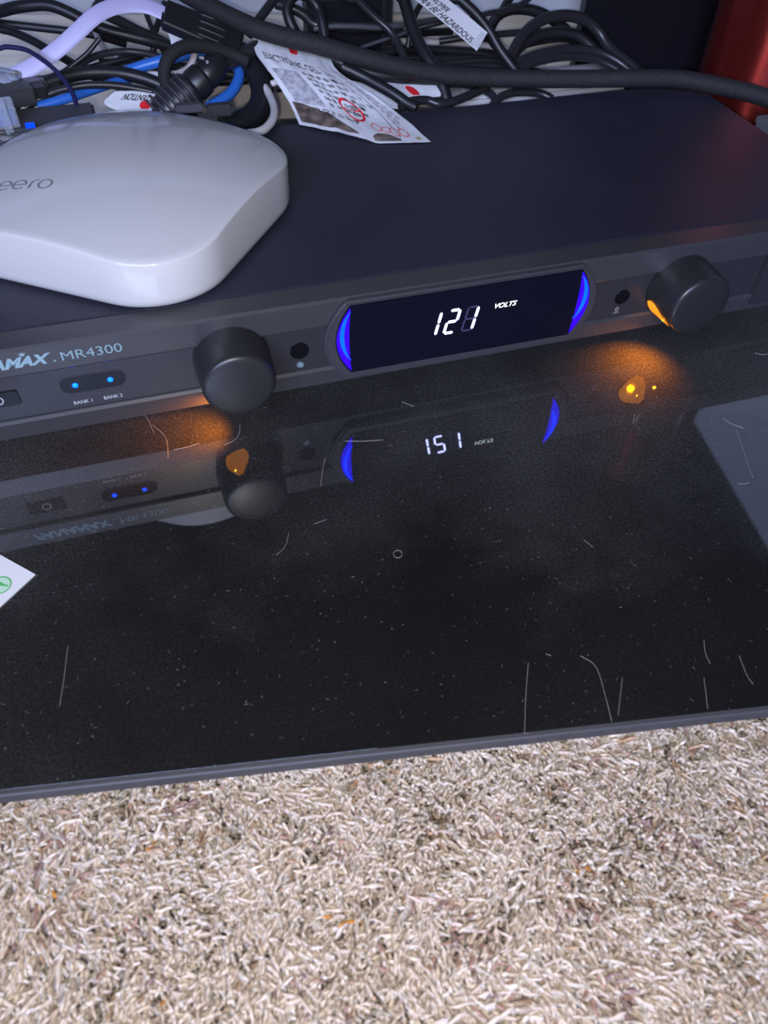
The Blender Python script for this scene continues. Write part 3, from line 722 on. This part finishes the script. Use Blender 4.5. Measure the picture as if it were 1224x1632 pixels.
# white crumpled strip seen inside the plug loop
def quad_patch(name, label, cat, corners, m, nx=14, ny=10, wr=.5, seed=1, thick=.25):
    """thin sheet: corners TL,TR,BR,BL as unit-frame points, or edge polylines (top,right,bottom,left)"""
    def rs(P, n):
        S = catmull(P, 10) if len(P) > 2 else [np.array(P[0])+(np.array(P[1])-np.array(P[0]))*k/20 for k in range(21)]
        S = np.array(S); L = np.concatenate([[0], np.cumsum(np.linalg.norm(np.diff(S, axis=0), axis=1))]); q = np.linspace(0, L[-1], n)
        return np.stack([np.interp(q, L, S[:, i]) for i in range(3)], 1)
    top, right, bottom, left = corners
    T, B, Lf, Rt = rs(top, nx+1), rs(bottom, nx+1), rs(left, ny+1), rs(right, ny+1)
    G = np.zeros((ny+1, nx+1, 3))
    for j in range(ny+1):
        v = j/ny
        for i in range(nx+1):
            u = i/nx
            G[j, i] = (1-v)*T[i]+v*B[i]+(1-u)*Lf[j]+u*Rt[j]-((1-u)*(1-v)*T[0]+u*(1-v)*T[-1]+(1-u)*v*B[0]+u*v*B[-1])
    nrm = np.cross(G[ny//2, -1]-G[ny//2, 0], G[-1, nx//2]-G[0, nx//2]); nrm /= np.linalg.norm(nrm)
    if nrm[2] < 0: nrm = -nrm
    for j in range(ny+1):
        for i in range(nx+1):
            h = noise.noise(Vector((i*.55, j*.3, seed*7.3)))+.6*noise.noise(Vector((i*1.1+j*.7, j*.9, seed*3.1+9)))
            G[j, i] += nrm*h*wr*(1 if 0 < j < ny else .6)
    V = [tuple(p) for p in G.reshape(-1, 3)]+[tuple(p-nrm*thick) for p in G.reshape(-1, 3)]
    W_ = nx+1; n = W_*(ny+1); F = []
    for j in range(ny):
        for i in range(nx):
            a = j*W_+i; F.append((a, a+1, a+W_+1, a+W_)); F.append((n+a, n+a+W_, n+a+W_+1, n+a+1))
    for i in range(nx): F.append((i, n+i, n+i+1, i+1)); k = ny*W_+i; F.append((k, k+1, n+k+1, n+k))
    for j in range(ny): a = j*W_; F.append((a, a+W_, n+a+W_, n+a)); b = a+nx; F.append((b, n+b, n+b+W_, b+W_))
    o = part(name, V, F, m, None, smooth=True, sharp=.9); tag(o, label, cat)
    def ev(u, v, off=.12):
        x, y = min(max(u, 0), 1)*nx, min(max(v, 0), 1)*ny; i, j = min(int(x), nx-1), min(int(y), ny-1); fx, fy = x-i, y-j
        # same triangle split is not guaranteed, so lift a little
        p = G[j, i]*(1-fx)*(1-fy)+G[j, i+1]*fx*(1-fy)+G[j+1, i]*(1-fx)*fy+G[j+1, i+1]*fx*fy
        return tuple(p+nrm*off)
    return o, ev
P_ = lambda x, y, Y: tuple(aty(x, y, Y))
Z_ = lambda x, y, h: tuple(atz(x, y, ZT+h))
quad_patch('crumpled_tag', 'small crumpled white tag glimpsed through the black cord loop', 'tag',
    ([P_(264, 38, 262), P_(290, 46, 260), P_(318, 56, 258)], [P_(318, 56, 258), P_(314, 74, 254)], [P_(276, 80, 254), P_(295, 78, 252), P_(314, 74, 254)], [P_(264, 38, 262), P_(276, 80, 254)]), M_FOIL, 8, 5, .8, 5)
# -- white sachets
def spot(ev, u, v, ru, rv, n=18, rr=5, flat=2.):
    V, F = [ev(u, v, .35)], []
    for j in range(1, rr+1):
        for k in range(n):
            t = 2*math.pi*k/n; V.append(ev(u+ru*j/rr*math.cos(t), v+rv*j/rr*min(math.sin(t), .55), .35))
    for k in range(n): F.append((0, 1+k, 1+(k+1) % n))
    for j in range(rr-1):
        for k in range(n): F.append((1+j*n+k, 1+j*n+(k+1) % n, 1+(j+1)*n+(k+1) % n, 1+(j+1)*n+k))
    return V, F
def words(ev, u0, u1, v, h, seed, m, parent, name='small_print', tilt=0.):
    """a line of print too small to read: word-length strokes"""
    r = random.Random(seed); V, F = [], []; u = u0
    while u < u1:
        w = r.uniform(.03, .07); e = min(u+w, u1); n = len(V)
        for k in range(max(1, int(w/.012))):
            a = u+k*.012; b = min(a+.008, u1); n = len(V); o = r.uniform(-.12, .12)*h; hh = h*r.uniform(.7, 1)
            V += [ev(a, v+o+tilt*(a-u0)), ev(b, v+o+tilt*(b-u0)), ev(b, v+o+hh+tilt*(b-u0)), ev(a, v+o+hh+tilt*(a-u0))]; F.append((n, n+1, n+2, n+3))
        u = e+.016
    return V, F
sach, ev = quad_patch('white_sachet', 'large crumpled white printed sachet draped from the cords onto the black unit', 'sachet',
    ([P_(404, 61, 231), P_(432, 62, 229), P_(470, 70, 226), P_(500, 75, 223), P_(526, 86, 219)],
     [P_(526, 86, 219), P_(533, 108, 204), P_(560, 128, 192), P_(600, 155, 178), P_(640, 186, 162), Z_(686, 226, 1.0)],
     [Z_(477, 198, 1.2), Z_(508, 204, 1.6), Z_(545, 211, 2.2), Z_(575, 219, 1.6), Z_(604, 227, 1.0), Z_(650, 227, .9), Z_(686, 226, 1.0)],
     [P_(404, 61, 231), P_(408, 86, 219), P_(424, 108, 208), P_(446, 138, 197), P_(463, 166, 187), Z_(477, 198, 1.2)]), M_FOIL, 26, 20, .8, 2)
def on(tv, u0, v0, su, sv, rot=0., off=.25):
    c, s = math.cos(rot), math.sin(rot)
    return [ev(u0+(a*c-b*s)*su, v0-(a*s+b*c)*sv, off) for a, b in tv[0]], tv[1]
part('heading', *on(text2d('ELECTRONIC GEL', 1, .1, .01), .07, .25, .054, .085, -.07), M_INK, sach)
part('red_spot', *spot(ev, .50, .06, .055, .115), M_RINK, sach, label='red round spot')
part('grey_print_block', [ev(u, v, .2) for v in np.linspace(.36, .72, 7) for u in np.linspace(.06, .34, 7)], [(j*7+i, j*7+i+1, j*7+i+8, j*7+i+7) for j in range(6) for i in range(6)], mat('grey_print', (.42, .42, .46), .5, bscale=600, var=.35), sach, label='grey printed block')
for (u0, u1, v0, v1, k, hh) in ((.40, .70, .34, .72, 6, .04), (.70, .80, .30, .66, 5, .036), (.84, .97, .25, .86, 3, .0), (.12, .55, .735, .79, 2, .02)):
    if hh == 0.:
        for j in range(3):          # lines running down the right-hand edge
            e2 = lambda a, b, off=.25: ev(.86+b, .22+a, off)
            V, F = words(e2, 0.0, .62-.05*j, .035*j, .022, 40+j, M_GINK, sach); part('small_print', V, F, M_GINK, sach)
    else:
        for j in range(k):
            v = v0+(v1-v0)*j/k; V, F = words(lambda a, b, off=.25: ev(a, b, off), u0, u1, v, hh, 10*k+j, M_INK, sach, tilt=.10); part('small_print', V, F, M_GINK if u0 > .65 else M_INK, sach)
part('grey_rule', [ev(u, v, .25) for v in np.linspace(.12, .95, 16) for u in (.815, .825)], [(2*i, 2*i+1, 2*i+3, 2*i+2) for i in range(15)], M_GINK, sach)
rg = ring(0, 0, .8, 1.0, 30); part('red_prohibition_ring', *on(rg, .60, .67, .085, .115, 0), M_RINK, sach, label='red circle with a slash')
part('red_slash', *on(([(-.9, .15), (.9, .05), (.9, -.1), (-.9, 0)], [(0, 1, 2, 3)]), .60, .67, .085, .115), M_RINK, sach)
part('figure_mark', *on(merge(ring(0, .1, .18, .30, 14), ([(-.25, -.5), (.25, -.5), (.15, -.15), (-.15, -.15)], [(0, 1, 2, 3)])), .60, .67, .085, .115), M_GINK, sach)
for k, (u, v) in enumerate(((.70, .83), (.755, .865), (.81, .885), (.87, .895))):
    part('red_scribble', *on(ring(0, 0, .72 if k % 2 else .78, 1.0, 20), u, v, .034, .05 if k != 1 else .035, .4*k), M_PINK, sach)
def band(u0, u1, v0, v1, sk=0., n=8):
    V = [ev(u0+(u1-u0)*i/n+sk*j/3, v0+(v1-v0)*j/3, .22) for j in range(4) for i in range(n+1)]
    return V, [(j*(n+1)+i, j*(n+1)+i+1, (j+1)*(n+1)+i+1, (j+1)*(n+1)+i) for j in range(3) for i in range(n)]
V = []; n = 12
for j in range(4):
    for i in range(n+1):
        u = .03+.47*i/n; lo = .72+.05*(i/n)+.18*(i/n)**3; V.append(ev(u, lo+(.965-lo)*j/3, .22))
part('brown_picture', V, [(j*(n+1)+i, j*(n+1)+i+1, (j+1)*(n+1)+i+1, (j+1)*(n+1)+i) for j in range(3) for i in range(n)], M_BROWN, sach, label='brown printed picture')
V = []; n = 10
for j in range(4):
    for i in range(n+1):
        u = .62+.19*i/n; lo = .975-.075*math.sin(math.pi*min(1, .15+i/n*.8)); V.append(ev(u, lo+(.985-lo)*j/3, .22))
part('brown_picture', V, [(j*(n+1)+i, j*(n+1)+i+1, (j+1)*(n+1)+i+1, (j+1)*(n+1)+i) for j in range(3) for i in range(n)], M_BROWN, sach, label='smaller brown printed picture')
part('yellow_mark', *band(.925, .955, .945, .975), M_GOLD, sach, label='small yellow mark')

s2, ev2 = quad_patch('white_sachet', 'white sachet with a red spot under the thick cord, right of the large sachet', 'sachet',
    ([P_(596, 126, 206), P_(640, 128, 206), P_(694, 127, 206)], [P_(694, 127, 206), P_(704, 142, 200), P_(702, 153, 196)], [P_(640, 156, 192), P_(665, 157, 193), P_(702, 153, 196)], [P_(596, 126, 206), P_(640, 156, 192)]), M_FOIL, 14, 8, .35, 9)
part('red_spot', *spot(ev2, .42, .66, .095, .34), M_RINK, s2, label='red round spot')
for j in range(3):
    V, F = words(ev2, .10+.04*j, .42, .12+.13*j, .09, 70+j, M_GINK, s2); part('small_print', V, F, M_GINK, s2)
s4, ev4 = quad_patch('white_sachet', 'narrow white sachet edge between the large sachet and the red-spotted one', 'sachet',
    ([P_(560, 128, 210), P_(600, 140, 204), P_(632, 160, 195)], [P_(632, 160, 195), P_(638, 173, 188)], [P_(600, 166, 192), P_(620, 172, 189), P_(638, 173, 188)], [P_(560, 128, 210), P_(600, 166, 192)]), M_FOIL, 10, 6, .4, 14)
# upside-down sachet behind the router
s3, ev3 = quad_patch('white_sachet', 'white sachet with upside-down lettering and a red spot behind the router', 'sachet',
    ([P_(183, 146, 207), P_(215, 145, 207), P_(256, 152, 206)], [P_(256, 152, 206), P_(242, 176, 196)], [P_(186, 176, 197), P_(214, 177, 196), P_(242, 176, 196)], [P_(183, 146, 207), P_(165, 164, 201), P_(186, 176, 197)]), M_FOIL, 14, 8, .5, 21)
tv = text2d('ATTENTION', 1, 0, .02); tw = max(v[0] for v in tv[0])
part('lettering', [ev3(.98-.68*a/tw, .16+.30*b, .25) for a, b in tv[0]], tv[1], M_INK, s3)
part('red_spot', *spot(ev3, .80, .74, .12, .30), M_RINK, s3, label='red round spot')
# hanging warning tag
wt, evt = quad_patch('warning_tag', 'white flat warning tag with grey lettering hanging over the cords at the top', 'tag',
    ([P_(690, -20, 214), P_(735, 16, 211), P_(777, 52, 208)], [P_(777, 52, 208), P_(760, 81, 204)], [P_(632, -24, 208), P_(700, 30, 206), P_(760, 81, 204)], [P_(690, -20, 214), P_(632, -24, 208)]), M_TAG, 12, 6, .15, 33)
tv = text2d('USE CAN BE HAZARDOUS', 1, 0, .02); tw = max(v[0] for v in tv[0])
part('lettering', [evt(.02+.88*a/tw, .93-.30*b, .2) for a, b in tv[0]], tv[1], M_INK, wt)
tv = text2d('IMPROPER', 1, 0, .02); tw = max(v[0] for v in tv[0])
part('lettering', [evt(.12+.34*a/tw, .56-.26*b, .2) for a, b in tv[0]], tv[1], M_INK, wt)
for j in range(3):
    V, F = words(lambda a, b, off=.2: evt(.915+.03*j+b*.22, .12+a, off), 0, .78, 0, .075, 90+j, M_GINK, wt); part('small_print', V, F, M_GINK, wt)

# -- left edge: switch box, plugs and clear connector
sb = thing('switch_box', 'dark grey box with a small blue light behind the left side of the router', 'network box', Z_(60, 200, .1))
V, F = boxv(-214, -146, 168, 196, ZT+.1, ZT+14); part('case', V, F, mat('dark_case', (.045, .047, .055), .45, bump=.05, bscale=1500), sb, bevel=1.2)
c = aty(48, 200, 167.5); part('status_light', *boxv(c[0]-2.2, c[0]+2.2, 167, 168.2, c[2]-1.2, c[2]+1.2), mat('deep_blue_led', (0, .02, .4), .3, emit=(.0, .04, 1.0), estr=1.2), sb, label='lit blue status light')
def block(name, label, px, py, Y, w, d, h, cat='plug', yaw=0.):
    c = aty(px, py, Y); V, F = boxv(-w/2, w/2, -d/2, d/2, -h/2, h/2); cy_, sy_ = math.cos(yaw), math.sin(yaw)
    V = [(c[0]+x*cy_-y*sy_, c[1]+x*sy_+y*cy_, c[2]+z) for x, y, z in V]
    t = thing(name, label, cat, (c[0], c[1], c[2]-h/2)); part('plug_body', V, F, M_PANEL, t, bevel=1.0)
    V, F = boxv(w/2, w/2+7, -d*.3, d*.3, -h*.3, h*.3); V = [(c[0]+x*cy_-y*sy_, c[1]+x*sy_+y*cy_, c[2]+z) for x, y, z in V]
    part('strain_relief', V, F, M_BLACK, t, bevel=.8); return t
block('moulded_plug', 'black moulded plug at the left edge, above the clear connector', 22, 152, 208, 20, 13, 9, yaw=.25)
block('moulded_plug', 'black moulded plug behind the first, nearest the navy cable', 48, 140, 219, 18, 10, 8, yaw=.25)
def modular(px, py, Y, name, label, s=1., yaw=.2, tilt=0., blue=True):
    c = aty(px, py, Y); cy_, sy_ = math.cos(yaw), math.sin(yaw); ct, st_ = math.cos(tilt), math.sin(tilt)
    def T(V):
        out = []
        for x, y, z in V:
            y, z = y*ct-z*st_, y*st_+z*ct; out.append((c[0]+(x*cy_-y*sy_)*s, c[1]+(x*sy_+y*cy_)*s, c[2]+z*s))
        return out
    t = thing(name, label, 'connector', tuple(c))
    V, F = boxv(-5.8, 5.8, -10, 10, -3.2, 3.2); part('housing', T(V), F, M_CLEAR, t, bevel=.6)
    V, F = boxv(-2, 2, -8, 9, 3.3, 4.3); part('latch', T(V), F, M_CLEAR, t, bevel=.3)
    for k in range(8):
        V, F = boxv(-4.6+k*1.2, -4.2+k*1.2, -9.5, -4, 3.0, 3.4); part('contact', T(V), F, M_GOLDPIN, t)
    if blue:
        V, F = boxv(-4.4, 4.4, -3.5, 5, -2.2, 2.2); part('cable_end', T(V), F, M_BLUEC, t, bevel=1)
modular(10, 192, 176, 'clear_connector', 'clear network plug with a blue cable inside at the left edge', 1.0, .15, .9)
modular(10, 121, 226, 'clear_connector', 'clear network plug ending the lilac-lit flat cable at the left edge', .8, 1.15, .1, False)

# -- middle and right groups
cab('black_cable', 'short black cord dropping from the top edge onto the thick sleeved cord', M_CABLE, 2.3,
    [(330, -40, 290), (338, -8, 280), (344, 14, 270), (352, 34, 262), (366, 60, 258)])
cab('black_cable', 'black cord slanting up to the right from the thick sleeved cord to the top edge', M_CABLE2, 2.7,
    [(396, 56, 252), (412, 32, 258), (430, 8, 264), (450, -18, 272), (470, -50, 280)])
cab('black_cord_loop', 'black cord coiled in a tight ring left of the black adapter', M_CABLE, 3.2,
    [(476, 62, 242), (462, 34, 246), (458, 10, 250), (470, -8, 253), (490, -6, 254), (506, 12, 252), (513, 34, 247), (518, 62, 242)])
cab('black_cable', 'black cord tucked in the ring left of the black adapter', M_CABLE2, 3.0,
    [(440, 6, 268), (462, 12, 264), (482, 22, 262), (500, 38, 260), (520, 40, 258), (560, 44, 256), (600, 43, 256), (640, 46, 258)])
ab = thing('power_adapter', 'black brick power adapter standing behind the tangle at the top centre', 'adapter', (29, 275, 0))
x0 = aty(492, 20, 262)[0]; x1 = aty(630, 20, 262)[0]
part('case', *boxv(x0, x1, 262, 286, .05, 104), M_BLACK, ab, bevel=6, seg=4)
part('label_panel', *boxv(x0+9, x1-9, 261.3, 262.4, 30, 90), M_STAND, ab, bevel=.2)
part('cord_stub', *lathe([(0, 4.5), (3, 4.2), (10, 3)], (x0+12, 274, 103.9), (0, 0, 1), 20), M_BLACK, ab, smooth=True)
cab('black_cable', 'slim black cord slanting down right across the front of the black adapter', M_CABLE2, 2.3,
    [(545, -30, 252), (572, 2, 250), (598, 28, 247), (620, 48, 243), (632, 66, 238), (640, 84, 232), (652, 108, 224)])
cab('black_cable', 'thick black cord dropping steeply from the top edge, right of the adapter', M_CABLE, 3.7,
    [(632, -40, 250), (644, 0, 241), (655, 38, 231), (667, 68, 222), (682, 94, 213), (698, 116, 206), (706, 140, 201), (712, 162, 196), (716, 185, 192)])
cab('black_cable', 'short black cord behind the upper left corner of the warning tag', M_CABLE2, 1.8,
    [(705, -30, 262), (680, -4, 252), (664, 18, 246), (655, 44, 242), (650, 75, 240)])
cab('black_cable', 'black cord following the upper right edge of the warning tag down to the right', M_CABLE, 3.0,
    [(706, -30, 236), (735, 0, 230), (760, 24, 225), (780, 50, 220), (796, 78, 214), (815, 104, 208), (835, 130, 203)])
cab('black_cable', 'black cord coming from behind the warning tag to the right cord arches', M_CABLE, 3.2,
    [(770, 40, 240), (784, 62, 232), (800, 84, 225), (818, 106, 218), (840, 128, 212)])
cab('flat_black_cable', 'flat black cable slanting from the top edge down to the warning tag', M_CABLE2, 2.2,
    [(870, -30, 262), (845, -4, 258), (825, 10, 255), (800, 17, 252), (775, 22, 250), (745, 32, 248)], ry=1.0, up=(0, -.4, .9))
cab('black_cable', 'thin black cord crossing the flat black cable right of the warning tag', M_CABLE2, 1.7,
    [(820, -25, 270), (805, 4, 262), (792, 26, 256), (776, 48, 250), (764, 66, 246)])
cab('black_cable', 'black cord arch nearest the wall, just right of the warning tag', M_CABLE, 3.5,
    [(776, 80, 284), (780, 50, 278), (793, 26, 273), (815, 15, 270), (845, 16, 268), (872, 26, 266), (895, 42, 264), (915, 64, 262), (930, 95, 262)])
cab('black_cable', 'large black cord arch at the right in front of the dark panel', M_CABLE2, 3.5,
    [(806, 112, 226), (815, 88, 234), (828, 64, 240), (848, 42, 245), (875, 28, 248), (905, 25, 249), (934, 33, 248), (955, 52, 244), (968, 72, 238), (985, 88, 230), (1003, 102, 222), (1025, 122, 212)])
cab('black_cable', 'middle black cord arch at the right, inside the largest arch', M_CABLE, 3.5,
    [(800, 108, 238), (818, 86, 244), (840, 66, 248), (865, 55, 250), (895, 52, 250), (922, 58, 248), (942, 74, 244), (958, 92, 238), (978, 116, 230)])
cab('black_cable', 'low black cord arch at the right, second from the bottom', M_CABLE2, 2.6,
    [(812, 106, 220), (840, 92, 224), (872, 83, 227), (905, 78, 229), (935, 79, 229), (962, 86, 226), (988, 100, 220), (1010, 118, 212)])
cab('black_cable', 'lowest black cord arch at the right, just above the thick sleeved cord', M_CABLE2, 2.6,
    [(822, 114, 210), (850, 100, 214), (885, 92, 217), (920, 90, 219), (950, 95, 218), (975, 106, 214), (998, 122, 208)])
cab('black_cable', 'horizontal black cord between the warning tag and the right cord arches', M_CABLE2, 2.1,
    [(700, 66, 268), (740, 60, 264), (780, 56, 262), (815, 53, 262), (850, 50, 266), (880, 52, 272)])
cab('off_white_cable', 'straight off-white cable passing behind the lower end of the warning tag', M_WCAB, 2.0,
    [(560, 60, 296), (620, 64, 290), (680, 67, 284), (730, 69, 280), (770, 72, 278), (820, 82, 278), (870, 100, 280)])
cab('grey_cable', 'slim dark grey cable lying level under the black adapter', M_DGCAB, 1.6,
    [(500, 46, 250), (530, 42, 249), (565, 42, 248), (600, 44, 248), (630, 42, 250), (665, 36, 256), (700, 30, 262), (735, 24, 268)])
cab('thick_black_cable', 'thick dark cord lying directly under the thick sleeved cord, right of the large sachet', M_CABLE, 4.4,
    [(470, 64, 226), (515, 84, 220), (545, 100, 214), (580, 113, 210), (620, 121, 207), (670, 124, 206), (720, 127, 206), (780, 130, 206)])
cab('black_cable', 'black cord slanting over the red-spotted white sachet', M_CABLE, 3.2,
    [(545, 106, 207), (578, 122, 202), (604, 136, 196), (628, 150, 190), (648, 164, 185), (664, 172, 181)])
cab('black_cable', 'bent black cord resting on the back edge of the unit below the red-spotted sachet', M_CABLE2, 2.5,
    [(638, 172, 185), (655, 162, 188), (680, 160, 190), (700, 166, 187), (722, 162, 189), (748, 152, 195), (775, 140, 203)])
cab('black_cable', 'black cord curving up off the back edge of the unit at its middle', M_CABLE2, 2.3,
    [(722, 132, 222), (748, 136, 214), (768, 142, 207), (786, 154, 198), (792, 172, 190)])
cab('black_cable', 'black cord bulging over the back edge of the unit right of its middle', M_CABLE2, 2.4,
    [(782, 172, 190), (796, 156, 195), (818, 148, 198), (842, 147, 198), (864, 150, 196), (880, 158, 192)])
cab('grey_cable', 'thin grey cable slanting through the shadows left of the thick steep cord', M_DGCAB, 1.1,
    [(560, 82, 246), (592, 70, 250), (616, 62, 252), (648, 52, 256)])
cab('black_cable', 'thin black cord slanting up to the warning tag from the thick steep cord', M_CABLE2, 1.7,
    [(640, 54, 258), (668, 44, 256), (700, 36, 254), (728, 26, 254)])
# deep, hardly separable cords behind the others: alike, one shared label
for pts, r in (([(430, 72, 285), (500, 62, 282), (570, 58, 280), (640, 54, 280), (720, 50, 284)], 2.4), ([(500, 78, 262), (570, 86, 256), (640, 92, 252), (710, 93, 250), (790, 88, 252)], 2.6),
               ([(560, 96, 244), (640, 80, 250), (700, 80, 252), (760, 84, 250), (820, 94, 246)], 2.6), ([(620, 106, 236), (680, 101, 240), (740, 97, 242), (800, 97, 240), (850, 104, 236)], 2.4),
               ([(400, 96, 262), (460, 84, 266), (530, 72, 270), (610, 74, 270), (680, 84, 264)], 2.4), ([(660, 114, 226), (710, 108, 229), (760, 104, 232), (810, 108, 230), (860, 116, 226)], 2.5),
               ([(820, 76, 256), (860, 66, 258), (900, 62, 258), (935, 70, 256), (960, 86, 252)], 2.2), ([(190, 90, 275), (230, 100, 270), (270, 104, 264), (320, 112, 258), (380, 120, 252)], 2.6),
               ([(160, 100, 268), (200, 104, 262), (240, 112, 256), (280, 122, 250), (330, 134, 245)], 2.6), ([(330, 130, 236), (380, 128, 238), (430, 122, 238), (480, 112, 238), (540, 108, 236)], 2.7),
               ([(40, 132, 245), (90, 120, 248), (140, 108, 252), (190, 96, 256), (240, 84, 262)], 1.6), ([(700, 122, 218), (750, 118, 220), (800, 116, 221), (850, 120, 218)], 2.2),
               ([(440, 140, 226), (500, 134, 226), (560, 126, 226), (620, 120, 228)], 2.6)):
    cab('black_cable', 'black cord lying deep in the shadowed middle of the tangle', M_CABLE, r, pts, group='deep cords in the tangle')
# white power strip behind the unit
ps = thing('power_strip', 'white strip lying behind the back edge of the black unit', 'power strip', (130, 212, 0))
xa = aty(720, 138, 204)[0]; xb = aty(997, 136, 204)[0]
part('case', *boxv(xa, xb, 203, 240, .05, 49), M_WHITE, ps, bevel=2)
for k in range(3):
    part('socket_plate', *boxv(xa+12+38*k, xa+40+38*k, 208, 234, 48.8, 49.6), M_WCAB, ps, bevel=.3)

# grey box corner beyond the unit's right side
q = aty(1207, 186, 128)
gb = thing('grey_box', 'small grey box beside the right side of the black unit', 'box', (q[0]+14, 120, 0))
part('case', *boxv(q[0], q[0]+30, 100, 128, .05, q[2]), mat('grey_box_plastic', (.13, .135, .15), .5), gb, bevel=1.2)
part('lid', *boxv(q[0]-.4, q[0]+30.4, 99.6, 128.4, q[2]-3, q[2]+.6), mat('grey_box_plastic', (.30, .31, .33), .5), gb, bevel=.5)
